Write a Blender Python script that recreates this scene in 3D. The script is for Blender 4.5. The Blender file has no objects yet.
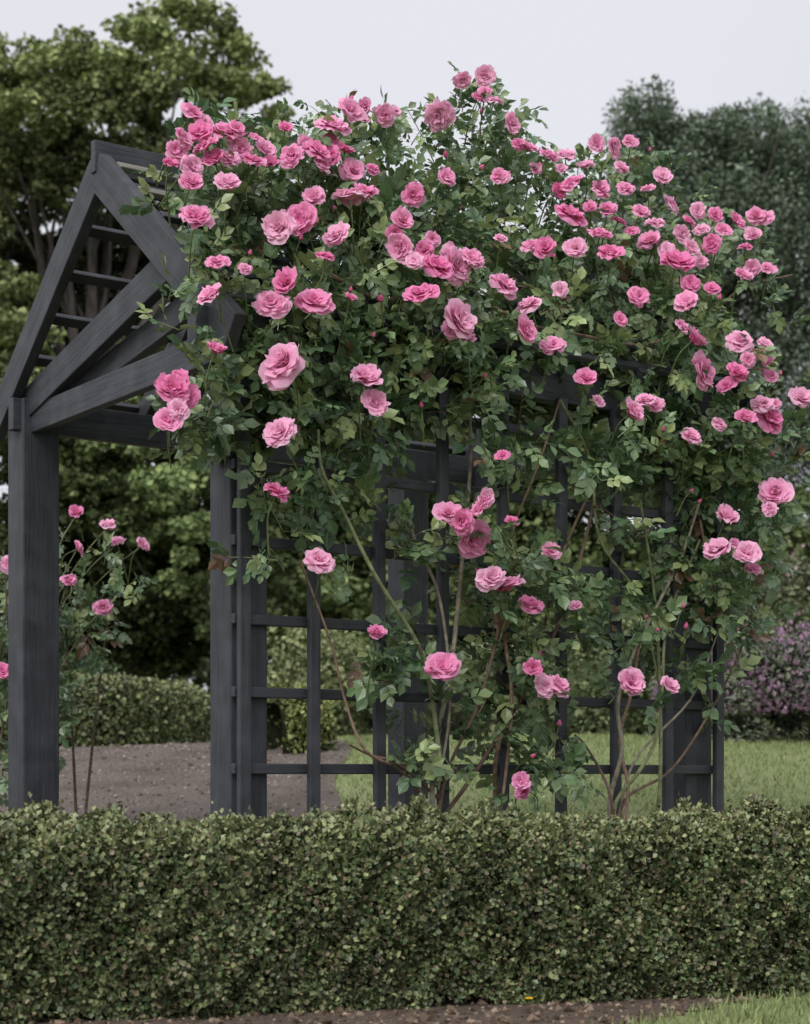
import bpy, math, random
import numpy as np
from mathutils import Matrix
rng=np.random.default_rng(11); random.seed(5)
sc=bpy.context.scene
EYE=0.64; FPX=1800.0
A2=np.array([-0.623,6.0]); U2=np.array([0.822,0.570]); W2=np.array([0.570,-0.822])
AW=float(A2@W2)

# ------------------------------------------------------------ materials
def new_mat(name):
    m=bpy.data.materials.new(name); m.use_nodes=True
    nt=m.node_tree; nt.nodes.clear()
    return m,nt,nt.nodes,nt.links
def leaf_mat(name,rough=0.45,transl=0.25,spec=0.5,nscale=30,namp=0.0,diffuse=False):
    m,nt,N,L=new_mat(name)
    out=N.new('ShaderNodeOutputMaterial'); at=N.new('ShaderNodeAttribute'); at.attribute_name='Col'
    col=at.outputs['Color']
    if namp>0:
        ge=N.new('ShaderNodeNewGeometry'); no=N.new('ShaderNodeTexNoise'); no.inputs['Scale'].default_value=nscale; no.inputs['Detail'].default_value=1
        L.new(ge.outputs['Position'],no.inputs['Vector'])
        mr=N.new('ShaderNodeMapRange'); mr.inputs[1].default_value=0.3; mr.inputs[2].default_value=0.7
        mr.inputs[3].default_value=1-namp; mr.inputs[4].default_value=1+namp
        L.new(no.outputs['Fac'],mr.inputs[0])
        vm=N.new('ShaderNodeVectorMath'); vm.operation='SCALE'
        L.new(col,vm.inputs[0]); L.new(mr.outputs[0],vm.inputs['Scale']); col=vm.outputs[0]
    if diffuse:
        p=N.new('ShaderNodeBsdfDiffuse'); L.new(col,p.inputs['Color'])
    else:
        p=N.new('ShaderNodeBsdfPrincipled'); p.inputs['Roughness'].default_value=rough
        p.inputs['Specular IOR Level'].default_value=spec
        L.new(col,p.inputs['Base Color'])
    if transl>0:
        t=N.new('ShaderNodeBsdfTranslucent'); L.new(col,t.inputs['Color'])
        mx=N.new('ShaderNodeMixShader'); mx.inputs[0].default_value=transl
        L.new(p.outputs[0],mx.inputs[1]); L.new(t.outputs[0],mx.inputs[2]); L.new(mx.outputs[0],out.inputs['Surface'])
    else: L.new(p.outputs[0],out.inputs['Surface'])
    return m
def noise_mat(name,c1,c2,scale,rough=0.9,bump=0.3,bdist=0.02,scale2=None,stretch=(1,1,1),coord='Object',c3=None,spec=0.3,detail=6,lo=.35,hi=.68):
    m,nt,N,L=new_mat(name)
    out=N.new('ShaderNodeOutputMaterial'); tc=N.new('ShaderNodeTexCoord'); mp=N.new('ShaderNodeMapping')
    mp.inputs['Scale'].default_value=stretch; L.new(tc.outputs[coord],mp.inputs[0])
    n1=N.new('ShaderNodeTexNoise'); n1.inputs['Scale'].default_value=scale; n1.inputs['Detail'].default_value=detail; n1.inputs['Roughness'].default_value=.65
    L.new(mp.outputs[0],n1.inputs['Vector'])
    cr=N.new('ShaderNodeValToRGB'); cr.color_ramp.elements[0].position=lo; cr.color_ramp.elements[1].position=hi
    cr.color_ramp.elements[0].color=(*c1,1); cr.color_ramp.elements[1].color=(*c2,1)
    L.new(n1.outputs['Fac'],cr.inputs[0]); col=cr.outputs[0]
    if c3:
        n2=N.new('ShaderNodeTexNoise'); n2.inputs['Scale'].default_value=scale2 or scale*.1; n2.inputs['Detail'].default_value=5
        L.new(tc.outputs[coord],n2.inputs['Vector'])
        r2=N.new('ShaderNodeMapRange'); r2.inputs[1].default_value=.45; r2.inputs[2].default_value=.75; L.new(n2.outputs['Fac'],r2.inputs[0])
        mx=N.new('ShaderNodeMix'); mx.data_type='RGBA'; mx.inputs[7].default_value=(*c3,1)
        L.new(r2.outputs[0],mx.inputs[0]); L.new(col,mx.inputs[6]); col=mx.outputs[2]
    p=N.new('ShaderNodeBsdfPrincipled'); p.inputs['Roughness'].default_value=rough; p.inputs['Specular IOR Level'].default_value=spec
    L.new(col,p.inputs['Base Color'])
    b=N.new('ShaderNodeBump'); b.inputs['Strength'].default_value=bump; b.inputs['Distance'].default_value=bdist
    L.new(n1.outputs['Fac'],b.inputs['Height']); L.new(b.outputs[0],p.inputs['Normal'])
    L.new(p.outputs[0],out.inputs['Surface'])
    return m
M_rose=leaf_mat('rose_leaf',0.36,0.2,0.6)
M_petal=leaf_mat('rose_petal',0.65,0.35,0.15,diffuse=True)
M_box=leaf_mat('boxwood_leaf',0.45,0,0.45)
M_tree=leaf_mat('tree_leaf',0.6,0,0.3,diffuse=True)
M_grassb=leaf_mat('grass_blade',0.6,0,0.3,diffuse=True)
M_cane=leaf_mat('rose_cane',0.6,0.0,0.3,40,0.35)
M_bark=noise_mat('bark',(0.04,0.033,0.03),(0.11,0.095,0.09),9,0.95,0.6,0.05,stretch=(1,1,.2),detail=3)
M_wood=noise_mat('black_stained_timber',(0.024,0.026,0.032),(0.050,0.053,0.063),70,0.55,0.6,0.006,stretch=(0.05,1.0,1.0),c3=(0.060,0.064,0.075),scale2=9,spec=0.4,detail=5,lo=.34,hi=.70)
M_slat=noise_mat('weathered_timber',(0.08,0.08,0.07),(0.22,0.215,0.18),30,0.75,0.6,0.006,stretch=(0.06,1.2,1.2),spec=0.3)
M_grass=noise_mat('lawn_grass',(0.14,0.175,0.07),(0.23,0.28,0.125),26,0.95,0.5,0.03,c3=(0.22,0.25,0.12),scale2=1.2)
M_soil=noise_mat('mulch_soil',(0.05,0.036,0.028),(0.18,0.135,0.105),38,0.95,0.9,0.02,c3=(0.09,0.068,0.054),scale2=4)
M_gravel=noise_mat('gravel',(0.08,0.066,0.058),(0.22,0.185,0.165),70,0.95,0.8,0.015,c3=(0.085,0.066,0.055),scale2=2.2)
M_stone=leaf_mat('gravel_stone',0.9,0,0.2,diffuse=True)
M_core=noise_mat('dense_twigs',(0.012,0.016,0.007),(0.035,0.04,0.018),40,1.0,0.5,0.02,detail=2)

# ------------------------------------------------------------ mesh helpers
class Acc:
    def __init__(s): s.V=[];s.L=[];s.N=[];s.C=[];s.M=[];s.nv=0
    def add(s,V,loops,lens,C,mat=0):
        V=np.asarray(V,float).reshape(-1,3); C=np.broadcast_to(np.asarray(C,float),V.shape)
        loops=np.asarray(loops,np.int64); lens=np.asarray(lens,np.int64)
        s.V.append(V); s.L.append(loops+s.nv); s.N.append(lens); s.C.append(C); s.M.append(np.full(len(lens),mat)); s.nv+=len(V)
    def inst(s,T,faces,M,P,C,mat=0):
        T=np.asarray(T,float); n=len(P); m=len(T)
        if n==0: return
        V=np.einsum('nij,mj->nmi',M,T)+P[:,None,:]
        fl=np.concatenate([np.array(f) for f in faces]); ln=np.array([len(f) for f in faces])
        L=(np.arange(n)[:,None]*m+fl[None]).ravel()
        C=np.asarray(C,float)
        if C.ndim==2: C=np.repeat(C[:,None,:],m,1)
        s.add(V.reshape(-1,3),L,np.tile(ln,n),C.reshape(-1,3),mat)
    def build(s,name,mats,smooth=False,parent=None):
        V=np.concatenate(s.V);L=np.concatenate(s.L);N=np.concatenate(s.N);C=np.concatenate(s.C);Mi=np.concatenate(s.M)
        me=bpy.data.meshes.new(name); me.vertices.add(len(V)); me.vertices.foreach_set('co',V.astype(np.float32).ravel())
        me.loops.add(len(L)); me.loops.foreach_set('vertex_index',L.astype(np.int32))
        me.polygons.add(len(N)); st=np.concatenate([[0],np.cumsum(N)[:-1]]); me.polygons.foreach_set('loop_start',st.astype(np.int32))
        for m in mats: me.materials.append(m)
        me.polygons.foreach_set('material_index',Mi.astype(np.int32))
        me.update(calc_edges=True)
        ca=me.color_attributes.new('Col','FLOAT_COLOR','POINT')
        ca.data.foreach_set('color',np.concatenate([np.clip(C,0,1),np.ones((len(C),1))],1).astype(np.float32).ravel())
        me.polygons.foreach_set('use_smooth',np.full(len(N),smooth))
        me.validate()
        o=bpy.data.objects.new(name,me); sc.collection.objects.link(o)
        if parent: o.parent=parent
        return o
def nrm(v): return v/np.maximum(np.linalg.norm(v,axis=-1,keepdims=True),1e-9)
def frame_z(z,x=None):
    z=nrm(z)
    if x is None: x=rng.normal(size=z.shape)
    x=nrm(x-(x*z).sum(-1,keepdims=True)*z); y=np.cross(z,x)
    return np.stack([x,y,z],-1)
def frame_yz(y,z):
    y=nrm(y); z=nrm(z-(z*y).sum(-1,keepdims=True)*y); x=np.cross(y,z)
    return np.stack([x,y,z],-1)
def catmull(P,n=6):
    P=np.asarray(P,float); Q=np.vstack([2*P[0]-P[1],P,2*P[-1]-P[-2]]); out=[]
    for i in range(1,len(Q)-2):
        for t in np.linspace(0,1,n,endpoint=False):
            a,b,c,d=Q[i-1:i+3]
            out.append(.5*((2*b)+(-a+c)*t+(2*a-5*b+4*c-d)*t*t+(-a+3*b-3*c+d)*t**3))
    out.append(P[-1]); return np.array(out)
def tube(acc,P,r0,r1,col,k=5,mat=0):
    P=np.asarray(P,float); n=len(P); T=np.gradient(P,axis=0); T=nrm(T)
    ref=np.array([0.31,0.2,0.93]) if abs(T[:,2]).mean()<.8 else np.array([1.,.1,0])
    X=nrm(np.cross(T,ref)); Y=np.cross(T,X); a=np.arange(k)/k*2*np.pi
    r=np.linspace(r0,r1,n)[:,None,None]
    V=P[:,None]+r*(np.cos(a)[None,:,None]*X[:,None]+np.sin(a)[None,:,None]*Y[:,None])
    i=np.arange(n-1)[:,None]*k; j=np.arange(k)[None]; j2=(j+1)%k
    L=np.stack([i+j,i+j2,i+k+j2,i+k+j],-1).reshape(-1)
    acc.add(V.reshape(-1,3),L,np.full((n-1)*k,4),col,mat)
LEAF=np.array([(0,0,0),(-.22,.25,.05),(.22,.25,.05),(-.30,.58,.06),(.30,.58,.06),(0,1,-.08),(0,.3,-.02),(0,.62,-.02)])
LEAF_F=[(0,6,1),(0,2,6),(1,6,7,3),(6,2,4,7),(3,7,5),(7,4,5)]
SL=np.array([(0,0,0),(-.33,.5,.07),(0,1,-.05),(.33,.5,.07)]); SL_F=[(0,2,1),(0,3,2)]
def empty(name,loc=(0,0,0)):
    e=bpy.data.objects.new(name,None); e.location=loc; sc.collection.objects.link(e); return e

# ------------------------------------------------------------ terrain
def sstep(a,b,x):
    t=np.clip((x-a)/(b-a),0,1); return t*t*(3-2*t)
def H(x,y):
    x=np.asarray(x,float);y=np.asarray(y,float)
    return 0.87*sstep(5.7,13.2,y)+0.55*sstep(14,60,y)+0.05*sstep(7,12,y)*np.sin(x*.7+1)
def grid(name,X,Y,mat,lift,mask=None):
    V=np.stack([X,Y,H(X,Y)+lift],-1).reshape(-1,3); ny,nx=X.shape; f=[]
    for j in range(ny-1):
        for i in range(nx-1):
            if mask and not mask((X[j,i]+X[j,i+1])/2,(Y[j,i]+Y[j+1,i])/2): continue
            a=j*nx+i; f+= [a,a+1,a+nx+1,a+nx]
    ac=Acc(); ac.add(V,f,np.full(len(f)//4,4),(.5,.5,.5)); return ac.build(name,[mat],True)
xs=np.concatenate([np.linspace(-400,-12,12),np.linspace(-10,10,81),np.linspace(12,400,12)])
ys=np.concatenate([np.linspace(-30,1,6),np.linspace(2,20,91),np.linspace(22,60,20),np.linspace(80,900,12)])
X,Y=np.meshgrid(xs,ys); grid('ground',X,Y,M_grass,0)
def path_edge(y): return -0.20-0.035*(y-6)+0.05*np.sin(y*2.3)
X,Y=np.meshgrid(np.linspace(0,1,80)**1.5,np.linspace(6.4,12.75,64)); X=path_edge(Y)-X*9
grid('gravel_path',X[:,::-1],Y[:,::-1],M_gravel,0.008)
def hedge_y(x): return 5.22+0.30*x-0.02*x*x
def grass_edge(x): return 4.66+1.25*(x-0.62)
X,Y=np.meshgrid(np.linspace(-4,4,161),np.linspace(3.4,6.4,61))
grid('mulch_bed',X,Y,M_soil,0.005,lambda x,y:y>grass_edge(x) if x>0.2 else True)
def blades(name,X,Y,h,w,col):
    n=len(X); P=np.stack([X,Y,H(X,Y)],-1)
    d=nrm(np.stack([rng.normal(0,.35,n),rng.normal(0,.35,n),np.ones(n)],-1))
    Mx=frame_yz(d,rng.normal(size=(n,3)))*(h*rng.uniform(.5,1.3,n))[:,None,None]
    T=np.array([(-w/h/2,0,0),(w/h/2,0,0),(0.1,1,.15)])
    C=np.array(col)*rng.uniform(.6,1.45,(n,1))*np.array([1,1,1])+rng.uniform(0,.03,(n,1))*np.array([1,.6,0])
    a=Acc(); a.inst(T,[(0,1,2)],Mx,P,C); return a.build(name,[M_grassb])
n=80000; X=rng.uniform(-.6,5,n); Y=rng.uniform(6.6,14,n); k=X>(path_edge(Y)-.02+rng.normal(0,.02,n)); 
n2=14000; X2=rng.uniform(.4,2.2,n2); Y2=rng.uniform(3.9,6.2,n2); k2=Y2<grass_edge(X2)+rng.normal(0,.05,n2)
blades('lawn_grass',np.r_[X[k],X2[k2]],np.r_[Y[k],Y2[k2]],.030,.007,(.205,.255,.115))
def bits(name,X,Y,s,cols,mat,lift=.004,flat=.5):
    n=len(X); T=np.array([(0,0,.6),(.6,0,0),(0,.5,0),(-.55,.1,0),(0,-.6,.05),(0.1,.1,-.4)]);F=[(0,1,2),(0,2,3),(0,3,4),(0,4,1),(5,2,1),(5,3,2),(5,4,3),(5,1,4)]
    Mx=frame_z(rng.normal(size=(n,3))+np.array([0,0,2]))*(s*rng.lognormal(0,.4,n))[:,None,None]
    C=np.array(cols)[rng.integers(0,len(cols),n)]*rng.uniform(.6,1.3,(n,1))
    a=Acc(); a.inst(T,F,Mx,np.stack([X,Y,H(X,Y)+lift],-1),C); return a.build(name,[mat])
n=22000; X=rng.uniform(-4.5,0,n); Y=6.5+6.2*rng.random(n)**.8; k=X<(path_edge(Y)-.02)
bits('gravel_stones',X[k],Y[k],.013,[(.21,.175,.155),(.14,.11,.095),(.27,.235,.21),(.09,.068,.056)],M_stone)
n=9000; X=rng.uniform(-2,2.2,n); Y=rng.uniform(4.2,6.1,n)
kk=Y>np.where(X>.2,grass_edge(X)-.03,0); X=X[kk];Y=Y[kk]
bits('mulch_chips',X,Y,.013,[(.18,.13,.095),(.10,.07,.05),(.26,.20,.15),(.06,.045,.03)],M_stone)

# ------------------------------------------------------------ hedges
def hedge(name,cl,width,height,leaf,dens,cols,pw=.32,lump=.03,clump_col=.25,tip_toplight=None):
    cl=catmull(cl,10); seg=np.linalg.norm(np.diff(cl,axis=0),axis=1); s=np.r_[0,np.cumsum(seg)]; Ltot=s[-1]
    a=np.linspace(-.12,math.pi+.12,240); sg=lambda v:np.sign(v)*np.abs(v)**pw
    px=width/2*sg(np.cos(a)); pz=height*np.clip(sg(np.sin(a)),-.02,1)
    ps=np.r_[0,np.cumsum(np.hypot(np.diff(px),np.diff(pz)))]
    n=int(dens*Ltot*ps[-1]); t=rng.random(n)*Ltot; q=rng.random(n)*ps[-1]
    cx=np.interp(t,s,cl[:,0]);cy=np.interp(t,s,cl[:,1])
    tx=np.gradient(cl[:,0],s);ty=np.gradient(cl[:,1],s); TX=np.interp(t,s,tx);TY=np.interp(t,s,ty)
    ll=np.hypot(TX,TY);TX/=ll;TY/=ll; RX,RY=TY,-TX
    ox=np.interp(q,ps,px);oz=np.interp(q,ps,pz); dx=np.gradient(px,ps);dz=np.gradient(pz,ps)
    nx=np.interp(q,ps,dz); nz=-np.interp(q,ps,dx); sgn=np.where(nx*ox+nz*(oz-height*.4)<0,-1,1); nx=nx*sgn;nz=nz*sgn
    nl=np.maximum(np.hypot(nx,nz),1e-6); nx/=nl;nz/=nl
    lf=lump*(np.sin(t*5.3+oz*7)+np.sin(t*11.7-ox*13+1.3)+.8*np.sin(t*23+oz*19+ox*17)+.6*np.sin(t*41-oz*37)+.5*np.sin(t*71+oz*61+ox*50))*.4
    off=lf-np.abs(rng.normal(0,.028,n))*(leaf/.016)**.5+rng.random(n)*.014
    spr=rng.random(n)<.04; off=off+spr*rng.uniform(0,.035,n)
    P=np.stack([cx+RX*(ox+nx*off),cy+RY*(ox+nx*off),np.zeros(n)],-1); P[:,2]=H(cx,cy)+np.maximum(oz+nz*off,.0)
    Nn=np.stack([RX*nx,RY*nx,nz],-1)
    d=nrm(Nn*.7+rng.normal(0,.7,(n,3))+np.array([0,0,.35])); z=nrm(Nn+np.array([0,0,.6])+rng.normal(0,.6,(n,3)))
    Mx=frame_yz(d,z)*(leaf*rng.uniform(.6,1.35,n))[:,None,None]
    cc=np.array(cols)[rng.integers(0,len(cols),n)]
    patchy=1+clump_col*(np.sin(t*8+ox*9)*np.sin(oz*14+t*3))+clump_col*.8*np.sin(t*2.3+1)*np.sin(t*19-oz*23)
    C=cc*rng.uniform(.55,1.4,(n,1))*patchy[:,None]
    if tip_toplight is not None:
        m=(off>lf-.006)&(rng.random(n)<.20+.45*(oz>height*.88)); C[m]=np.array(tip_toplight)*rng.uniform(.7,1.3,(m.sum(),1))  # pale young tips, with extra along the top to paint its light band
    ac=Acc(); T=SL.copy(); T[:,0]*=1.35
    ac.inst(T,SL_F,Mx,P,C,0)
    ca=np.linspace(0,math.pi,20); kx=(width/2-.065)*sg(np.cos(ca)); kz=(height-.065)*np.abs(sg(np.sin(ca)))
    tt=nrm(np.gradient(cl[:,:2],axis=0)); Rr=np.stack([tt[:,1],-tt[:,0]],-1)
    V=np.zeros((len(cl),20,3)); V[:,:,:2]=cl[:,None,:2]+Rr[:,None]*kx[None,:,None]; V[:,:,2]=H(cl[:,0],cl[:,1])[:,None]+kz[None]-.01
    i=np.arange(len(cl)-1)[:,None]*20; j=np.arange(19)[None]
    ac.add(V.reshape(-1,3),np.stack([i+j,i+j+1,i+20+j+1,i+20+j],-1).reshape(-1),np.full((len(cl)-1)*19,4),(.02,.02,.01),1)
    return ac.build(name,[M_box,M_core])
hx=np.linspace(-3.0,3.2,9)
hedge('boxwood_hedge',[(x,hedge_y(x),0) for x in hx],.62,.495,.0160,44000,
      [(.110,.148,.060),(.086,.124,.050),(.138,.172,.074),(.064,.092,.040),(.165,.135,.08)],pw=.45,lump=.045,clump_col=.28,tip_toplight=(.215,.235,.105))
hedge('clipped_hedge',[(-6,11.5,0),(-4.2,12.2,0),(-3.0,12.9,0),(-2.3,13.8,0),(-2.05,15.2,0),(-2.4,17.5,0),(-3.6,20,0)],.85,.52,.034,5500,
      [(.14,.175,.07),(.11,.145,.055),(.17,.19,.08),(.10,.10,.05)],pw=.5,tip_toplight=(.24,.26,.12))
hedge('clipped_shrub',[(-.86,11.5,0),(-.72,11.6,0),(-.55,11.7,0)],.42,.40,.03,7500,[(.21,.24,.075),(.26,.28,.09),(.15,.19,.06)],pw=.5)

# ------------------------------------------------------------ arbor
arbor=empty('garden_arbor')
def wp(s,n,z): 
    p=A2+U2*s+W2*n; return np.array([p[0],p[1],z])
def beam(name,p0,p1,wd,th,up=(0,0,1),mat=None,bev=.004):
    p0=np.array(p0,float);p1=np.array(p1,float);d=p1-p0;L=np.linalg.norm(d);x=d/L
    up=np.array(up,float); z=up-(up@x)*x; z/=np.linalg.norm(z); y=np.cross(z,x)
    h=np.array([L/2,wd/2,th/2]); co=[(sx*h[0],sy*h[1],sz*h[2]) for sx in(-1,1) for sy in(-1,1) for sz in(-1,1)]
    me=bpy.data.meshes.new(name); me.from_pydata(co,[],[(0,1,3,2),(4,6,7,5),(0,4,5,1),(2,3,7,6),(0,2,6,4),(1,5,7,3)])
    me.materials.append(mat or M_wood)
    o=bpy.data.objects.new(name,me); sc.collection.objects.link(o); o.parent=arbor
    c=(p0+p1)/2
    o.matrix_world=Matrix(((x[0],y[0],z[0],c[0]),(x[1],y[1],z[1],c[1]),(x[2],y[2],z[2],c[2]),(0,0,0,1)))
    b=o.modifiers.new('bevel','BEVEL'); b.width=bev; b.segments=2
    return o
u3=np.array([U2[0],U2[1],0]); w3=np.array([W2[0],W2[1],0])
def post(name,s,n,top,size=.145):
    p=wp(s,n,top); g=float(H(p[0],p[1]))-.12
    beam(name,wp(s,n,g),p,size,size,up=w3,bev=.007)
post('front_post',.122,-.078,2.16); post('end_post',2.205,-.078,2.13); post('rear_post',.055,-1.665,2.17,.16)
post('rear_end_post',1.93,-1.665,2.16,.14)
for i,z in enumerate([.40,.657,.915,1.168,1.42,1.675,1.93]):
    beam('trellis_rail_%d'%(i+1),wp(.045,.016,z+random.uniform(-.006,.006)),wp(2.31,.016,z+random.uniform(-.012,.006)),.026,.036)
for i in range(9):
    s=.072+.2735*i; p=wp(s,.045,0); g=float(H(p[0],p[1]))-.02
    beam('trellis_batten_%d'%(i+1),wp(s,.046,g),wp(s+random.uniform(-.006,.006),.046,2.06),.026,.042,up=u3,bev=.003)
beam('front_top_plate',wp(-.10,.0,2.125),wp(2.48,.0,2.105),.062,.13)
beam('inner_top_plate',wp(-.02,-.125,2.13),wp(2.46,-.125,2.12),.045,.12)
beam('rear_top_plate',wp(-.06,-1.63,2.105),wp(2.42,-1.63,2.095),.05,.13)
RS=.79
def rafter_pair(s,th,wd,tag,ov=.17):
    zl=2.955-wd*.55; pk=wp(s,-.85,zl)
    r=wp(s,ov,zl-RS*(ov+.85)); l=wp(s,-1.70-ov,zl-RS*(.85+ov))
    beam('rafter_right_'+tag,pk,r,th,wd)
    beam('rafter_left_'+tag,pk,l,th*.97,wd*.985)
rafter_pair(-.03,.045,.135,'gable')
for i,s in enumerate([.60,1.2,1.8]): rafter_pair(s,.04,.09,'mid_%d'%(i+1),.1)
rafter_pair(2.36,.045,.135,'far_gable')
beam('ridge_beam',wp(-.06,-.85,2.93),wp(2.45,-.85,2.92),.035,.12)
for sd in (0,1):
    for i,fq in enumerate([.10,.27,.44,.61,.78,.93]):
        n=-.85+(fq*1.0 if sd==0 else -fq*1.0); z=2.955-RS*abs(fq)
        upv=np.array([0,0,1.])+w3*(RS if sd==0 else -RS)
        beam('roof_slat_%d_%d'%(sd,i),wp(-.005,n,z),wp(2.42,n,z-.005),.045,.024,up=upv,mat=M_slat if (sd==0 and i<2) else M_wood)
beam('gable_tie',wp(.03,-1.72,2.085),wp(.03,.03,2.085),.04,.11)
beam('scissor_outer',wp(.022,-1.68,2.14),wp(.022,-.22,2.47),.044,.125)
beam('scissor_inner',wp(.085,-1.68,2.10),wp(.085,-.10,2.33),.04,.10)
beam('far_gable_tie',wp(2.30,-1.72,2.06),wp(2.30,.03,2.06),.04,.11)

# ------------------------------------------------------------ climbing rose
def spot(px,py,n0=.1):
    """rectify a reading of the picture onto the trellis face (below eaves) or the slope of the roof canopy"""
    px=np.asarray(px,float);py=np.asarray(py,float);n0=np.asarray(n0,float)
    k=(px-405)/FPX;m=(775-py)/FPX;c=k*W2[0]+W2[1]
    t=(n0+AW)/c; z=EYE+m*t
    t2=(2.25+1.6*(AW+n0)-EYE)/(m+1.6*c); t=np.where(z>2.25,t2,t)
    return np.stack([t*k,t,EYE+m*t],-1)
def inpoly(x,y,poly):
    r=np.zeros(len(x),bool); j=len(poly)-1
    for i in range(len(poly)):
        xi,yi=poly[i];xj,yj=poly[j]
        c=((yi>y)!=(yj>y))&(x<(xj-xi)*(y-yi)/(yj-yi+1e-9)+xi); r^=c; j=i
    return r
def sample_poly(poly,n):
    p=np.array(poly,float); lo=p.min(0);hi=p.max(0);X=[]
    while sum(len(a) for a in X)<n:
        q=rng.uniform(lo,hi,(n*3,2)); X.append(q[inpoly(q[:,0],q[:,1],poly)])
    return np.concatenate(X)[:n]
GREENS=np.array([(.112,.185,.082),(.142,.222,.094),(.082,.148,.068),(.170,.242,.108),(.118,.176,.090)])
def add_leaves(acc,P,F,Z,size,mat=0,red=.02):
    n=len(P); F=nrm(F); Z=nrm(Z-(Z*F).sum(-1,keepdims=True)*F); S=np.cross(F,Z)
    base=GREENS[rng.integers(0,len(GREENS),n)]*rng.uniform(.65,1.4,(n,1))
    rd=rng.random(n)<red; base[rd]=np.array([.20,.12,.075])*rng.uniform(.7,1.3,(rd.sum(),1))
    lt=rng.random(n)<.18; base[lt]=np.array([.25,.32,.13])*rng.uniform(.8,1.2,(lt.sum(),1))
    for (al,sd,ds,sz) in [(.088,0,0,1.1),(.064,1,.95,1.0),(.062,-1,.95,1.0),(.030,1,1.25,.78),(.028,-1,1.25,.78)]:
        sc_=size[:,None]
        p=P+F*al*sc_+Z*(-.006); d=nrm(F+S*sd*ds+rng.normal(0,.18,(n,3))-Z*rng.uniform(0,.45,(n,1)))
        z=nrm(Z+rng.normal(0,.30,(n,3)))
        Mx=frame_yz(d,z)*(0.053*sz*size*rng.uniform(.8,1.15,n))[:,None,None]
        acc.inst(LEAF*np.array([1.15,1,1]),LEAF_F,Mx,p,base*rng.uniform(.85,1.15,(n,1)),mat)
    T=np.array([(-.0012,0,0),(.0012,0,0),(.0008,.09,0),(-.0008,.09,0)])
    acc.inst(T,[(0,1,2,3)],frame_yz(F,Z)*size[:,None,None],P,base*1.2,mat)
def shoots(acc,P0,outw,Lr=(.13,.28),nl=8,updir=.25,size=(.66,1.08),spread=.75,grav=.5,stem=True,face=.8):
    n=len(P0); outw=np.broadcast_to(outw,(n,3)); D=nrm(outw*.30+np.array([0,0,updir])+rng.normal(0,spread,(n,3))); L=rng.uniform(*Lr,n)
    Ps=[];Fs=[];Zs=[]
    for i in range(nl):
        t=(i+.8)/nl*np.ones(n); t=np.clip(t+rng.normal(0,.03,n),0,1)
        p=P0+D*(L*t)[:,None]; p[:,2]-=grav*(L*t)**2
        tg=nrm(D-np.array([0,0,1])*(2*grav*L*t)[:,None])
        az=rng.normal(size=(n,3)); sidev=nrm(np.cross(tg,az))
        F=nrm(sidev*.9+tg*.5+outw*.25); Z=nrm(outw*face+np.array([0,0,.8])+rng.normal(0,.5,(n,3)))
        Ps.append(p);Fs.append(F);Zs.append(Z)
    P=np.concatenate(Ps);F=np.concatenate(Fs);Z=np.concatenate(Zs)
    add_leaves(acc,P,F,Z,rng.uniform(size[0],size[1],len(P)))
    if stem:
        for j in range(n):
            t=np.linspace(0,1,4)[:,None]; p=P0[j]+D[j]*L[j]*t; p[:,2]-=(grav*(L[j]*t)**2)[:,0]
            tube(acc,p,.0028,.0014,(.14,.18,.075) if j%3 else (.18,.115,.07),3,1)
INW=np.array([0.02,1.,0])
def volume_pts(poly,n,dmax=.5,n0=.04,p=1.25):
    q=sample_poly(poly,n); P=spot(q[:,0],q[:,1],n0+rng.uniform(-.03,.08,n)); d=rng.random(n)**p*dmax
    up=P[:,2]>2.25
    P=P+np.outer(d,INW); P[up,2]-=d[up]*.35
    return P
rose=empty('climbing_rose')
ac=Acc(); OUT=nrm(w3+np.array([-.15,-.25,0]))
P1=[(205,178),(212,154),(245,156),(300,166),(345,146),(385,146),(430,144),(455,128),(488,126),(505,162),(550,198),(600,188),(635,186),(660,214),(700,244),(738,254),(730,285),(715,310),(738,360),(768,415),(780,470),(776,530),(755,590),(728,600),(700,575),(672,530),(650,480),(610,425),(560,400),(500,385),(440,410),(400,420),(350,400),(300,410),(262,430),(232,430),(218,400),(222,340),(245,300),(240,250),(210,215)]
nP=640; shoots(ac,volume_pts(P1,nP,.45),OUT)
def patch(poly,n,d,**k): shoots(ac,volume_pts(poly,n,d),OUT,**k)
patch([(240,310),(320,300),(340,330),(330,400),(330,440),(260,450),(225,425)],34,.15)
patch([(370,330),(440,340),(470,400),(430,440),(380,440),(360,400)],24,.12)
patch([(440,430),(500,405),(550,420),(600,450),(640,500),(660,545),(640,600),(590,560),(520,520),(470,500)],22,.10)
patch([(640,460),(700,440),(770,480),(765,570),(720,600),(670,550)],30,.10)
patch([(462,520),(515,520),(580,600),(582,640),(568,700),(558,785),(505,790),(470,755),(470,690),(462,600)],46,.08)
patch([(375,632),(432,612),(440,690),(422,712),(385,692)],12,.05,Lr=(.12,.22),nl=6)
patch([(625,575),(718,600),(725,640),(695,665),(650,675),(620,640)],23,.08)
patch([(255,470),(325,450),(342,480),(320,515),(290,530),(280,568),(262,555)],12,.06,Lr=(.1,.18),nl=6)
patch([(358,470),(398,475),(415,590),(395,600),(375,540)],6,.05,Lr=(.1,.18),nl=6)
patch([(395,740),(438,728),(462,788),(405,788)],8,.05,Lr=(.09,.18),nl=5)
patch([(192,365),(215,345),(218,420),(190,425)],9,.04,Lr=(.06,.11),nl=5)
patch([(200,250),(235,255),(235,310),(210,325)],7,.04,Lr=(.06,.10),nl=5)
patch([(182,146),(215,131),(240,150),(215,210),(192,190)],13,.04,Lr=(.06,.11),nl=5)
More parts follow.
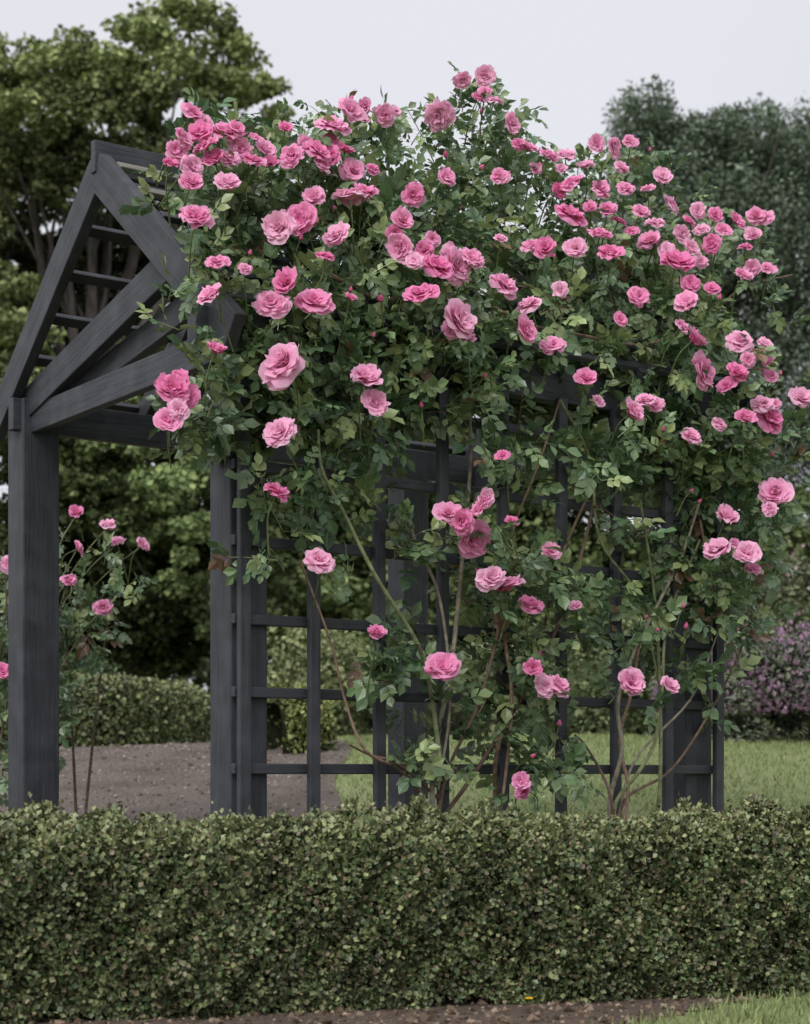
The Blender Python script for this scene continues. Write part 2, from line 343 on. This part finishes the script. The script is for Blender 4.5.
top=[(195,146),(225,146),(250,154),(285,150),(300,158),(340,140),(350,132),(380,135),(395,138),(430,132),(455,120),(462,112),(490,118),(485,108),(510,150),(535,170),(560,180),(600,176),(640,174),(700,228),(735,240),(620,170),(665,198),(750,300),(775,400),(785,460),(780,540),(410,140),(472,108),(525,164),(580,176)]
tp=np.array(top,float)+rng.normal(0,5,(len(top),2)); Pt=spot(tp[:,0],tp[:,1],.0)
shoots(ac,Pt,OUT,Lr=(.05,.13),nl=6,updir=.9,spread=.4,grav=.1,size=(.55,.95))
esc=np.array([(745,240),(775,330),(795,390),(790,480),(770,580),(735,640),(600,155),(535,150),(330,120),(250,135),(180,330),(170,300),(560,780),(595,690),(350,600),(300,560),(650,170),(690,200)],float)
shoots(ac,spot(esc[:,0]+rng.normal(0,3,len(esc)),esc[:,1],.05),OUT,Lr=(.08,.16),nl=4,updir=.4,spread=.6,grav=.5,size=(.5,.85))
def cane(pts,r0,r1,col,n0=.1):
    q=np.array(pts,float); P=spot(q[:,0],q[:,1],n0+rng.normal(0,.02,len(q))); tube(ac,catmull(P,6),r0,r1,col,7,1)
G=(.20,.22,.11);Br=(.16,.105,.075);Pk=(.23,.15,.11);Gy=(.27,.24,.18)
canes=[([(436,845),(432,790),(437,740),(452,660),(462,560),(470,470),(470,400)],.011,.006,Gy,.08),
([(436,850),(425,800),(400,770),(365,750),(345,700),(330,640),(300,560)],.007,.0035,Pk,.10),
([(440,760),(432,700),(418,645),(375,575),(345,515),(322,470),(318,430)],.009,.005,G,.17),
([(440,820),(470,780),(520,700),(560,620),(590,520),(600,440)],.009,.005,Br,.08),
([(498,850),(495,800),(500,740),(540,640),(560,560),(600,470)],.010,.005,Br,.06),
([(440,800),(400,765),(370,755),(350,745)],.006,.0035,Br,.10),
([(612,850),(610,800),(622,750),(618,700),(640,640),(680,560),(700,500)],.011,.005,Gy,.12),
([(615,850),(612,802),(600,770),(585,745),(575,735)],.007,.0035,Br,.10),
([(618,850),(615,805),(640,770),(655,740),(662,690),(668,620),(700,540)],.009,.005,G,.14),
([(620,845),(625,800),(665,775),(690,745),(722,690),(745,640)],.007,.0035,Br,.12),
([(620,840),(628,790),(620,740),(632,690),(640,640)],.008,.005,Pk,.14),
([(655,830),(660,780),(660,700),(655,600),(640,500)],.009,.005,G,.09),
([(305,262),(350,285),(385,300),(430,290),(470,310)],.009,.005,Br,.12),
([(480,300),(530,325),(580,335),(640,345),(690,330)],.008,.005,Br,.10),
([(405,500),(415,540),(440,600),(450,700),(438,790)],.006,.005,Gy,.12),
([(700,520),(716,600),(735,650),(742,668)],.005,.003,Br,.14),
([(560,400),(590,460),(600,540),(640,600),(660,690)],.006,.004,G,.10),
([(505,640),(512,700),(505,780),(498,830)],.007,.005,Pk,.14),
([(436,830),(448,770),(480,700),(500,620),(510,540),(540,460),(560,400)],.007,.004,Br,.12),
([(616,830),(635,760),(690,700),(715,640),(730,600)],.006,.003,Gy,.10)]
for c in canes: cane(*c)
for i in range(14):
    x=rng.uniform(260,700); y=rng.uniform(250,520); a=rng.normal(-.9,.6); L=rng.uniform(80,160)
    cane([(x,y),(x+L*.3*math.cos(a),y+L*.3*math.sin(a)-10),(x+L*.7*math.cos(a+.2),max(180,y+L*.7*math.sin(a+.2))),(x+L*math.cos(a+.5),max(190,y+L*math.sin(a+.5)))],.005,.003,[G,Br,Gy,Pk][i%4],-.04)
ac.build('rose_leaves_and_canes',[M_rose,M_cane],False,rose)

def rose_template(seed,openness=1.0):
    r=np.random.default_rng(seed); V=[];F=[];C=[]; nb,na=6,6
    rings=[(6,.058,.037,56,112),(6,.054,.035,42,98),(7,.047,.031,28,82),(6,.041,.026,16,66),(6,.035,.020,4,48),(5,.029,.014,-6,26)]
    for ri,(cnt,L,Wd,p0,p1) in enumerate(rings):
        a0=r.random()*6.28; offx,offy=r.normal(0,.003,2)*(ri/2)
        for i in range(cnt):
            az=a0+i/cnt*2*math.pi+r.normal(0,.26); q0=math.radians(p0*openness+r.normal(0,8)); q1=math.radians(p1*openness+r.normal(0,18))
            Lp=L*r.uniform(.80,1.14);Wp=Wd*r.uniform(.85,1.15); tw=r.normal(0,.22); wav=r.uniform(0,6.28); inn=ri/5; wa=r.uniform(.005,.012); wf=r.uniform(3,6)
            rr=.003*(5-ri)/5+.002; hh=0; idx0=len(V)
            for b in range(nb):
                tb=b/(nb-1); ph=q0+(q1-q0)*tb**1.6
                if b>0: rr+=math.sin(ph)*Lp/(nb-1); hh+=math.cos(ph)*Lp/(nb-1)
                wv=Wp*(.30+.70*math.sin(math.pi*min(.95,.12+tb*.60)))*(1 if b<nb-1 else .80)
                for a in range(na):
                    ta=a/(na-1)*2-1
                    x=wv*ta; cup=abs(ta)**2*wv*(.70-.35*tb)
                    rad=rr-cup*math.cos(ph)*.9; h=hh+cup*math.sin(ph)*.35
                    e=tb**2*wa*math.sin(ta*wf+wav); h+=e*abs(math.sin(ph)); rad+=e*abs(math.cos(ph))
                    if b==nb-1: rad-=(ta**2)*.007*math.sin(ph); h-=(ta**2)*.007*math.cos(ph)
                    an=az+tw*ta
                    V.append((rad*math.cos(an)-x*math.sin(an)+offx,rad*math.sin(an)+x*math.cos(an)+offy,h))
                    edge=min(tb**1.9*.78+abs(ta)**3*.22*tb,.95)
                    deep=np.array([.76,.08,.34]);mid=np.array([.88,.25,.52]);lite=np.array([.96,.62,.80])
                    c=mid*(1-inn*.6)+deep*inn*.6; c=c*(1-edge*(1-.4*inn))+lite*edge*(1-.4*inn)
                    C.append(c)
            for b in range(nb-1):
                for a in range(na-1):
                    k=idx0+b*na+a; F.append((k,k+1,k+na+1,k+na))
    base=len(V); 
    for z,rd in [(-.012,.002),(-.006,.007),(.002,.008)]:
        for a in range(6): V.append((rd*math.cos(a*1.047),rd*math.sin(a*1.047),z)); C.append((.10,.16,.06))
    for b in range(2):
        for a in range(6): F.append((base+b*6+a,base+b*6+(a+1)%6,base+b*6+6+(a+1)%6,base+b*6+6+a))
    return np.array(V),F,np.array(C)
TPL=[rose_template(i,o) for i,o in enumerate([1,1.05,.92,.85,1.1,.66,1.0,.9,.74,1.0,1.06,.95,.98,.82])]
def put_flowers(name,P,D,S,parent):
    acc=Acc(); n=len(P); ti=rng.integers(0,len(TPL),n)
    for k,(T,F,C) in enumerate(TPL):
        m=ti==k; 
        if not m.any(): continue
        nm=m.sum(); Mx=frame_z(D[m])*S[m][:,None,None]*np.stack([rng.uniform(.86,1.1,nm),rng.uniform(.86,1.1,nm),rng.uniform(.8,1.05,nm)],-1)[:,None,:]; g=rng.uniform(0,1,nm)
        cc=np.repeat(C[None],nm,0); pale=np.array([.96,.70,.83]); deep=np.array([.80,.11,.38])
        f=(g-.45)[:,None,None]
        cc=np.where(f>0,cc*(1-f*.8)+pale*f*.8,cc*(1+f*1.1)-deep*f*1.1)
        acc.inst(T,F,Mx,P[m],cc,0)
    for i in range(n):
        b=P[i]-D[i]*.01*S[i]; q=b-D[i]*.06+np.array([0,0,-.01]); e=q-D[i]*.05+np.array([0,.04,-.05])+rng.normal(0,.02,3)
        tube(acc,catmull([e,q,b],4),.003,.0022,(.12,.16,.06),4,1)
    return acc.build(name,[M_petal,M_cane],True,parent)
FL=[(192,115,.7),(200,135,.9),(176,152,.8),(207,148,.9),(224,136,.9),(240,150,.9),(190,168,.8),(190,186,1),(227,188,1),(195,222,1.15),(218,265,.8),(212,298,.9),(215,162,.8),(252,163,.8),(264,152,.9),(236,130,.6),(182,140,.7),(228,160,.7),
(285,130,.6),(292,158,.8),(316,153,.9),(332,128,1.15),(350,112,.9),(383,116,.95),(332,158,.8),(352,172,.9),(366,108,.6),(330,142,.8),(305,145,.7),(320,168,.7),
(281,230,1.1),(301,220,1.1),(338,238,.9),(350,201,1.2),(315,200,.8),(364,195,.8),(325,258,.6),(413,196,.8),(402,222,.95),(403,249,1.15),(425,252,.8),(446,178,.7),(440,115,1.0),(462,80,.6),(484,77,.8),(493,102,.6),(510,125,.8),(527,150,.8),(548,158,.8),(566,158,.8),(500,178,.7),(477,100,.5),(395,235,.7),
(452,266,1.5),(438,270,1.0),(422,297,1.1),(455,322,1.15),(468,340,.55),(503,288,1.1),(530,307,.85),(522,332,1.05),(552,347,.8),(545,250,.85),(532,248,.7),(470,262,.9),
(287,286,1.0),(272,307,1.15),(313,305,1.1),(284,367,1.25),(172,392,1.1),(178,412,.8),(168,423,.75),(180,382,.7),(215,352,.6),(364,382,1.15),(375,404,1.0),(276,495,.85),(281,433,.9),(186,398,.7),
(570,218,1.25),(607,212,.85),(595,145,.8),(612,148,.9),(630,143,.7),(662,178,.8),(697,211,.7),(715,216,.7),(735,222,.8),(755,217,.8),(764,220,.8),(753,236,.7),(575,250,.85),(600,236,.8),(610,256,.85),(638,298,.8),(666,252,.8),(676,266,1.2),(690,250,.8),(690,284,.7),(686,303,.9),(742,277,.8),(768,270,.7),(753,268,.7),(650,243,.8),(640,213,.8),(625,190,.7),(670,206,.8),(702,232,.7),(572,186,1.0),(557,192,.7),(585,168,.7),(648,190,.6),(712,245,.7),(722,232,.7),(620,170,.6),(600,190,.7),(655,225,.7),(680,235,.7),
(585,381,1.0),(630,414,.95),(645,402,.7),(656,406,.6),(700,372,1.25),(740,343,.9),(737,374,.9),(762,360,.8),(770,377,.6),(800,400,.85),(768,420,1.25),(690,438,.8),(744,420,.8),(776,496,1.25),(725,520,1.05),(718,551,1.15),(746,556,1.0),(752,570,.7),(692,341,.85),(680,328,.7),(765,345,.6),(762,405,.7),(728,386,.7),(770,510,.6),(718,425,.6),
(448,515,.85),(483,510,.9),(470,537,1.35),(550,553,.75),(320,562,.85),(505,590,1.35),(530,607,.9),(377,634,.6),(442,668,1.15),(555,688,1.05),(532,668,.7),(576,608,.65),(630,683,1.05),(668,687,.65),(525,790,.75),(520,782,.6),(503,457,.5),(484,498,.7),(462,522,.8),(490,580,.9),(545,686,.7),
(205,125,.5),(170,165,.5),(255,140,.5),(270,165,.6),(345,152,.6),(362,120,.5),(395,112,.45),(372,170,.5),(415,262,.6),(432,240,.5),(485,92,.45),(535,170,.5),(518,145,.5),(560,170,.5),(590,208,.5),(618,222,.5),(632,232,.5),(660,240,.5),(688,222,.5),(745,248,.5),(700,262,.5),(712,290,.5),(748,360,.5),(775,405,.5),(500,240,.4),(560,290,.45),(620,320,.45),(350,300,.4),(245,270,.4),(598,402,.45),(512,522,.45),(735,545,.5),(450,330,.5)]
fl=np.array(FL); Pf=spot(fl[:,0],fl[:,1],.31+rng.uniform(-.03,.05,len(fl)))
nf=len(Pf); D=nrm(w3*.5+np.array([-.05,-.5,.65])+rng.normal(0,.38,(nf,3)))
sz=np.where(fl[:,2]<1,fl[:,2]*.9+.1,fl[:,2])
put_flowers('rose_flowers',Pf,D,sz*.92*rng.uniform(.9,1.1,nf),rose)
ac=Acc(); shoots(ac,Pf-D*.10+np.array([0,.06,-.03]),OUT,Lr=(.05,.12),nl=4,stem=False,size=(.6,.95))
def buds(acc,P,D,s):
    V=[];F=[];rings=[(0,.001),(.006,.006),(.014,.0085),(.022,.006),(.030,.001)];k=6
    for z,r_ in rings:
        for a in range(k): V.append((r_*math.cos(a*2*math.pi/k+z*20),r_*math.sin(a*2*math.pi/k+z*20),z))
    for b in range(4):
        for a in range(k): F.append((b*k+a,b*k+(a+1)%k,(b+1)*k+(a+1)%k,(b+1)*k+a))
    C=np.array([(.12,.17,.06)]*12+[(.82,.20,.42)]*18); n=len(P)
    acc.inst(np.array(V),F,frame_z(D)*s[:,None,None],P,np.repeat(C[None],n,0),2)
    for i in range(n): tube(acc,catmull([P[i]-D[i]*.09+np.array([0,.04,-.03]),P[i]-D[i]*.04,P[i]],3),.0025,.0016,(.13,.15,.06),3,1)
q=sample_poly(P1,22); q=np.vstack([q,sample_poly([(455,520),(590,580),(560,780),(465,750)],6),sample_poly([(610,560),(720,600),(645,680)],4),np.array(top[::2],float)+rng.normal(0,8,(len(top[::2]),2))+np.array([0,-12])])
Pb=spot(q[:,0],q[:,1],.22); Db=nrm(np.array([0,-.2,1.])+rng.normal(0,.4,(len(Pb),3)))
buds(ac,Pb,Db,rng.uniform(.8,1.3,len(Pb)))
ac.build('rose_flower_shoots',[M_rose,M_cane,M_petal],False,rose)

# ------------------------------------------------------------ rose bush behind the rear post
rb=empty('rose_bush'); ac=Acc()
c0=np.array([[-1.76,8.5],[-1.60,8.6],[-1.95,8.4]])
n=62; ci=rng.integers(0,3,n); P=np.zeros((n,3)); P[:,:2]=c0[ci]+rng.normal(0,.08,(n,2)); P[:,2]=H(P[:,0],P[:,1])+rng.uniform(.40,1.35,n)
shoots(ac,P,OUT,Lr=(.12,.24),nl=6)
for i in range(7):
    b=c0[i%3]+rng.normal(0,.05,2); g=float(H(*b)); t=b+rng.normal(0,.10,2); tt=g+rng.uniform(1,1.5)
    tube(ac,catmull([(b[0],b[1],g-.03),((b[0]*.6+t[0]*.4),(b[1]*.6+t[1]*.4),g+.6),(t[0],t[1],tt)],5),.009,.004,(.10,.08,.05),5,1)
PBw=np.array([(-1.39,8.42,1.80),(-1.36,8.5,1.73),(-1.23,8.4,1.71),(-1.41,8.4,1.42),(-1.55,8.5,1.87),(-1.57,8.4,1.54),(-1.79,8.0,1.10),(-1.54,8.45,1.70),(-1.80,8.2,1.6)])
for p in PBw: tube(ac,catmull([(c0[0][0],c0[0][1],p[2]-.5),(p[0]*.6+c0[0][0]*.4,8.5,p[2]-.15),p],5),.004,.0025,G,4,1)
shoots(ac,PBw+np.array([-.04,.05,-.12]),OUT,Lr=(.06,.14),nl=5)
ac.build('leaves_and_canes',[M_rose,M_cane],False,rb)
Dd=nrm(np.array([.2,-.7,.6])+rng.normal(0,.35,(len(PBw),3)))
put_flowers('flowers',PBw,Dd,np.full(len(PBw),.75),rb)

# ------------------------------------------------------------ trees
def clump_leaves(acc,c,r,n,leaf,cols,nsub=26,flat=.55,bright=1.0,topbias=.35,aspect=1.0):
    c=np.array(c,float); r=np.array(r,float)
    d=nrm(rng.normal(size=(nsub,3))); d[:,2]=np.where(rng.random(nsub)<topbias,np.abs(d[:,2]),d[:,2])
    sub=c+d*r*rng.uniform(.45,1.0,(nsub,1)); sr=np.mean(r)*rng.uniform(.20,.42,nsub)
    sb=rng.uniform(.7,1.3,nsub)
    i=rng.integers(0,nsub,n); e=nrm(rng.normal(size=(n,3)))*rng.uniform(.45,1.05,(n,1))**.6
    e[:,2]*=flat; P=sub[i]+e*sr[i][:,None]
    z=nrm(e+np.array([0,0,.9])+rng.normal(0,.5,(n,3))); y=nrm(rng.normal(size=(n,3))+e*.8)
    Mx=frame_yz(y,z)*(leaf*rng.uniform(.6,1.4,n))[:,None,None]
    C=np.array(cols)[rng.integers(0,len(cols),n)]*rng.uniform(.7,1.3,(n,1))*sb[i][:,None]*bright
    T=SL*np.array([1.5*aspect,1,1]); acc.inst(T,SL_F,Mx,P,C,0)
def tree(name,base,tr,clumps,leaf,cols,per,flat=.55,aspect=1.0,nsub=26,top=.62,bk=(.06,.052,.055),nlimb=1):
    acc=Acc(); b=np.array([base[0],base[1],float(H(base[0],base[1]))-.1]); zt=max(c[2] for c in clumps)*top
    ax=np.mean([c[0] for c in clumps]); 
    tp_=np.array([b[0]*.6+ax*.4,b[1],zt]); trunk=catmull([b,b*.65+tp_*.35+np.array([.15,0,0]),b*.3+tp_*.7+np.array([-.15,0,0]),tp_],8)
    tube(acc,trunk,tr,tr*.3,bk,9,1)
    for ci,c in enumerate(clumps):
        br=c[6] if len(c)>6 else 1.0
        n=int(per*(c[3]*c[5]+c[3]*c[4])/2)
        clump_leaves(acc,c[:3],c[3:6],n,leaf,cols,flat=flat,bright=br,aspect=aspect,nsub=max(12,int(nsub*min(2.5,c[3]))))
        if ci%nlimb==0:
            f=np.clip((c[2]-b[2])/(zt-b[2])*.55,.15,.90); st=trunk[int(f*(len(trunk)-1))]; e=np.array(c[:3])-np.array([0,0,c[5]*.3]); md=st*.45+e*.55+np.array([(e[0]-st[0])*.25,.3,-.35])
            tube(acc,catmull([st,md,e],5),tr*.32,tr*.06,bk,6,1)
            for _ in range(2):
                e2=e+rng.normal(0,1,3)*np.array(c[3:6])*np.array([.7,.5,.15]); tube(acc,catmull([md,(md+e2)/2+rng.normal(0,.15,3),e2],4),tr*.10,tr*.03,bk,4,1)
    return acc.build(name,[M_tree,M_bark])
LG=[(.22,.265,.115),(.26,.30,.13),(.18,.225,.10),(.29,.32,.15)]
k=28/1800.
def T(px,py,dy,rx,ry,rz,br=1.0): return ((px-405)*k,28+dy,EYE+(775-py)*k,rx,ry,rz,br)
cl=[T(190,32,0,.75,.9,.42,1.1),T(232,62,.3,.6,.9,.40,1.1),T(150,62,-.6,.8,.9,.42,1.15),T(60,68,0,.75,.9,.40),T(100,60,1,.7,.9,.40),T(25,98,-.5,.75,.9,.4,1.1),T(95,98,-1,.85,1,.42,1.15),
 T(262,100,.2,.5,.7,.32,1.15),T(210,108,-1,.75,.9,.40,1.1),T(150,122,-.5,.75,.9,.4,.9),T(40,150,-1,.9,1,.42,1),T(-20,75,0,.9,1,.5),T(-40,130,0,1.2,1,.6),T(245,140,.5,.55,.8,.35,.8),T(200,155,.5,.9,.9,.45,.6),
 T(110,150,-1,1.0,.8,.5,.5),T(70,175,-.8,1.0,.8,.5,.42),T(140,185,-.6,1.0,.8,.5,.4),T(95,200,-.6,1.0,.8,.5,.36),T(20,200,0,.9,1,.5,.6),T(-60,230,0,1.2,1,.9,.6),T(40,240,1.5,1.3,1,.7,.33),T(100,230,2,1.5,1,.7,.32),T(170,210,2,1.2,1,.6,.34),T(60,290,1.5,1.3,1,.8,.32),T(140,300,2,1.4,1,.8,.3),T(215,240,2,.9,1,.8,.34),T(130,190,2.2,1.3,1,.6,.34),  # low last values dim the leaf colour: crown-interior shade painted in
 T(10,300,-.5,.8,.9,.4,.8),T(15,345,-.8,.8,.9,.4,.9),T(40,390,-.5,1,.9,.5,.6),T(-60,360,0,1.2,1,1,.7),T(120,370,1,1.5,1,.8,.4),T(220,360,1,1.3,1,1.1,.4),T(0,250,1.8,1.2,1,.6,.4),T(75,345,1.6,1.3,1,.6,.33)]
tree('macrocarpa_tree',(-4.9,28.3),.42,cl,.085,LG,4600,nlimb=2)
k=31/1800.
RGc=[(.155,.195,.14),(.18,.22,.16),(.135,.175,.125)]  # lightened grey-green, distance haze mixed into the leaf colour
cr=[]
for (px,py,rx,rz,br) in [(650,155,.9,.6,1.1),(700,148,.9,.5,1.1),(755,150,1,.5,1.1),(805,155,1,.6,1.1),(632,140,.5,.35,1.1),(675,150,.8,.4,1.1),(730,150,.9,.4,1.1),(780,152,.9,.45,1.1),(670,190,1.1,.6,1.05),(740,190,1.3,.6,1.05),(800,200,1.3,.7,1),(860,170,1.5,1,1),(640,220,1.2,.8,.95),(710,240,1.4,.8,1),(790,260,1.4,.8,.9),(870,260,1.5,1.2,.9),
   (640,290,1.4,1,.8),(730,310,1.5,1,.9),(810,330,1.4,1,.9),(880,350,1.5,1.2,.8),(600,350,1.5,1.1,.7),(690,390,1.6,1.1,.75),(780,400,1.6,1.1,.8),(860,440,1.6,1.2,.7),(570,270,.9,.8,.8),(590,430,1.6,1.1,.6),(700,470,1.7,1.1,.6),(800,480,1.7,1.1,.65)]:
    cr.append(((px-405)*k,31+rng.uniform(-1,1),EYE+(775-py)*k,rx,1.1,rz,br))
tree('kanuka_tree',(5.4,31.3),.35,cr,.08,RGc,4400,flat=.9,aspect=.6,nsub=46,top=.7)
k=21/1800.
def T2(px,py,dy,rx,rz,br=1.0): return ((px-405)*k,21+dy,EYE+(775-py)*k,rx,.9,rz,br)
DG=[(.12,.16,.07),(.15,.19,.08),(.10,.135,.06),(.19,.23,.10)]
cm=[T2(90,430,0,.7,.4,.85),T2(150,440,.4,.6,.4,.5),T2(40,450,0,.7,.5,.8),T2(110,480,-.3,.7,.4,.9),T2(185,490,-.4,.42,.35,1.4),T2(205,470,0,.5,.4,1),T2(180,545,-.6,.45,.35,1.4),T2(140,520,0,.6,.4,.5),T2(90,540,0,.7,.5,.4),T2(195,600,-.3,.4,.35,1.1),T2(100,600,.3,.8,.5,.3),T2(150,630,.3,.7,.4,.3),T2(40,560,0,.8,.6,.4),T2(-30,500,0,1,1,.6),T2(60,640,.2,.8,.4,.35),T2(210,420,.3,.7,.5,.7),T2(230,540,.3,.6,.6,.6),T2(240,620,.3,.6,.4,.6),T2(0,400,0,.7,.5,.8),  # lowest last values paint the shadow at the foot into the leaves
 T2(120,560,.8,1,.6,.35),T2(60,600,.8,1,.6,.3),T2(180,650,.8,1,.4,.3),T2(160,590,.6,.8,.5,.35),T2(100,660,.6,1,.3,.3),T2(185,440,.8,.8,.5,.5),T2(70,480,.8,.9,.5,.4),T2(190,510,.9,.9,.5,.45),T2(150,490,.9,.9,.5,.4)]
tree('native_tree',(-3.3,21.5),.16,cm,.07,DG,6000,nlimb=2)
k=23/1800.
def T3(px,py,dy,rx,rz,br=1.0): return ((px-405)*k,23+dy,EYE+(775-py)*k,rx,.9,rz,br)
cm=[T3(px,py,rng.uniform(-.5,.8),rng.uniform(.9,1.15),rng.uniform(.6,.8),br) for px,py,br in [(300,420,.7),(370,400,.6),(440,380,.7),(510,390,.6),(580,420,.6),(280,490,.8),(350,480,.7),(420,470,.8),(500,480,.8),(570,500,.8),(640,480,.7),(300,560,1.0),(370,560,1.0),(450,560,1.0),(530,570,1.0),(610,570,1.0),(690,560,.8),(760,560,.8),(820,540,.9),(330,630,1.5),(400,640,1.5),(480,640,1.3),(560,650,1.3),(640,640,1.2),(720,630,.8),(800,620,.9),(265,530,.8),(320,520,.8),(250,580,.6),(290,610,1.1),(400,520,.7),(470,520,.7),(540,530,.7),(360,600,1.3),(440,600,1.3),(520,610,1.1),(600,610,1.1),(340,450,.6),(300,470,.6)]]  # high factors on low clumps paint pale haze into their leaf colour
tree('broadleaf_tree',(.9,23.6),.2,cm,.085,DG,3000,nlimb=3)
ac=Acc()
for i in range(52):
    x=-26+i*1.0+rng.normal(0,.3); y=38+rng.normal(0,2); z=float(H(x,y)); hgt=rng.uniform(3.5,5.0)
    clump_leaves(ac,(x,y,z+hgt*.4),(1.7,1.3,hgt*.6),2200,.24,[(.11,.14,.08),(.13,.165,.095)],nsub=40)
ac.build('distant_tree_belt',[M_tree])
def shrub(name,c,r,n,leaf,cols,flow=None,nfl=0,fs=.03,nsub=30):
    acc=Acc(); g=float(H(c[0],c[1])); cc=(c[0],c[1],g+r[2]*.75)
    clump_leaves(acc,cc,r,n,leaf,cols,nsub=nsub,flat=.9,aspect=.7)
    for _ in range(10):
        e=np.array(cc)+rng.normal(0,.5,3)*np.array(r)*.7; tube(acc,catmull([(c[0]+rng.normal(0,.06),c[1],g-.03),(np.array([c[0],c[1],g])+e)/2,e],4),.018,.006,(.08,.06,.05),5,1)
    if flow:
        d=nrm(rng.normal(size=(nfl,3))); d[:,2]=np.abs(d[:,2])*1.0-.35; d=nrm(d); P=np.array(cc)+d*np.array(r)*rng.uniform(.8,1.12,(nfl,1))
        Mx=frame_yz(nrm(d*.6+np.array([0,0,.8])+rng.normal(0,.3,(nfl,3))),rng.normal(size=(nfl,3)))*(fs*rng.uniform(.6,1.3,nfl))[:,None,None]
        C=np.array(flow)[rng.integers(0,len(flow),nfl)]*rng.uniform(.7,1.2,(nfl,1))
        acc.inst(SL*np.array([1.3,1,1]),SL_F,Mx,P,C,2)
    return acc.build(name,[M_tree,M_bark,M_petal])
PU=[(.38,.23,.35),(.47,.30,.42),(.29,.18,.29),(.52,.36,.46)]
LV=[(.16,.19,.14),(.20,.23,.16)]
shrub('lavender_bush',(2.2,12.6),(.42,.4,.42),10000,.04,LV,PU,1500,.036)
shrub('lavender_bush',(2.85,12.5),(.5,.45,.46),12000,.04,LV,PU,1900,.036)
shrub('flowering_shrub',(3.1,15.4),(.8,.6,.95),11000,.05,[(.16,.19,.11),(.20,.22,.13)],[(.5,.32,.36),(.55,.42,.44)],500,.05)
shrub('flowering_shrub',(1.9,16.5),(.8,.6,.75),9000,.05,[(.13,.16,.09),(.17,.20,.10)])
shrub('garden_shrub',(-.9,16.5),(.7,.6,.6),9000,.05,[(.22,.25,.13),(.27,.30,.15)])
shrub('garden_shrub',(.4,17),(.8,.6,.6),9000,.05,[(.17,.21,.11),(.21,.24,.12)])
shrub('garden_shrub',(-3.4,16.8),(.9,.6,.5),9000,.05,[(.07,.10,.05),(.08,.12,.05)])
ac=Acc(); c=np.array([.335,4.86,.035])
for i in range(9):
    a=i/9*6.28; ac.inst(SL*np.array([1,1,1]),SL_F,frame_yz(np.array([[math.cos(a),math.sin(a)-.2,.35]]),np.array([[0,-.6,1.]]))*.013,c[None],np.array([[.8,.55,.03]]),0)
tube(ac,[c-[0,0,.035],c-[0,0,.015],c],.0012,.001,(.08,.12,.04),4,0)
ac.build('yellow_daisy',[M_petal])

# ------------------------------------------------------------ sky, sun, camera
w=bpy.data.worlds.new('World'); sc.world=w; w.use_nodes=True; N=w.node_tree.nodes; L=w.node_tree.links; N.clear()
out=N.new('ShaderNodeOutputWorld'); sk=N.new('ShaderNodeTexSky'); sk.sky_type='NISHITA'; sk.sun_disc=False
sk.sun_elevation=math.radians(48); sk.sun_rotation=math.radians(210); sk.dust_density=4; sk.air_density=1.2
b1=N.new('ShaderNodeBackground'); b1.inputs[1].default_value=.12; L.new(sk.outputs[0],b1.inputs[0])
tc=N.new('ShaderNodeTexCoord'); no=N.new('ShaderNodeTexNoise'); no.inputs['Scale'].default_value=1.6; no.inputs['Detail'].default_value=3; L.new(tc.outputs['Generated'],no.inputs[0])
cr_=N.new('ShaderNodeValToRGB'); cr_.color_ramp.elements[0].position=.3; cr_.color_ramp.elements[1].position=.7
cr_.color_ramp.elements[0].color=(.76,.765,.83,1); cr_.color_ramp.elements[1].color=(.85,.85,.905,1); L.new(no.outputs['Fac'],cr_.inputs[0])
b2=N.new('ShaderNodeBackground'); b2.inputs[1].default_value=1.0; L.new(cr_.outputs[0],b2.inputs[0])
mx=N.new('ShaderNodeMixShader'); mx.inputs[0].default_value=.9; L.new(b1.outputs[0],mx.inputs[1]); L.new(b2.outputs[0],mx.inputs[2]); L.new(mx.outputs[0],out.inputs[0])
sl=bpy.data.lights.new('sun','SUN'); sl.energy=2.6; sl.angle=math.radians(40); sl.color=(1,.98,.96)
so=bpy.data.objects.new('sun',sl); so.rotation_euler=(math.radians(42),0,math.radians(-30)); sc.collection.objects.link(so)
cd=bpy.data.cameras.new('camera'); co=bpy.data.objects.new('camera',cd); sc.collection.objects.link(co)
co.location=(0,0,EYE); co.rotation_euler=(math.radians(90),0,0)
cd.sensor_fit='HORIZONTAL'; cd.sensor_width=36; cd.lens=36*FPX/810; cd.shift_y=263/810; cd.clip_end=3000; cd.clip_start=.05
cd.dof.use_dof=True; cd.dof.focus_distance=6.3; cd.dof.aperture_fstop=5.0
sc.camera=co
sc.view_settings.view_transform='Standard'; sc.view_settings.look='None'; sc.view_settings.exposure=0
print('done')
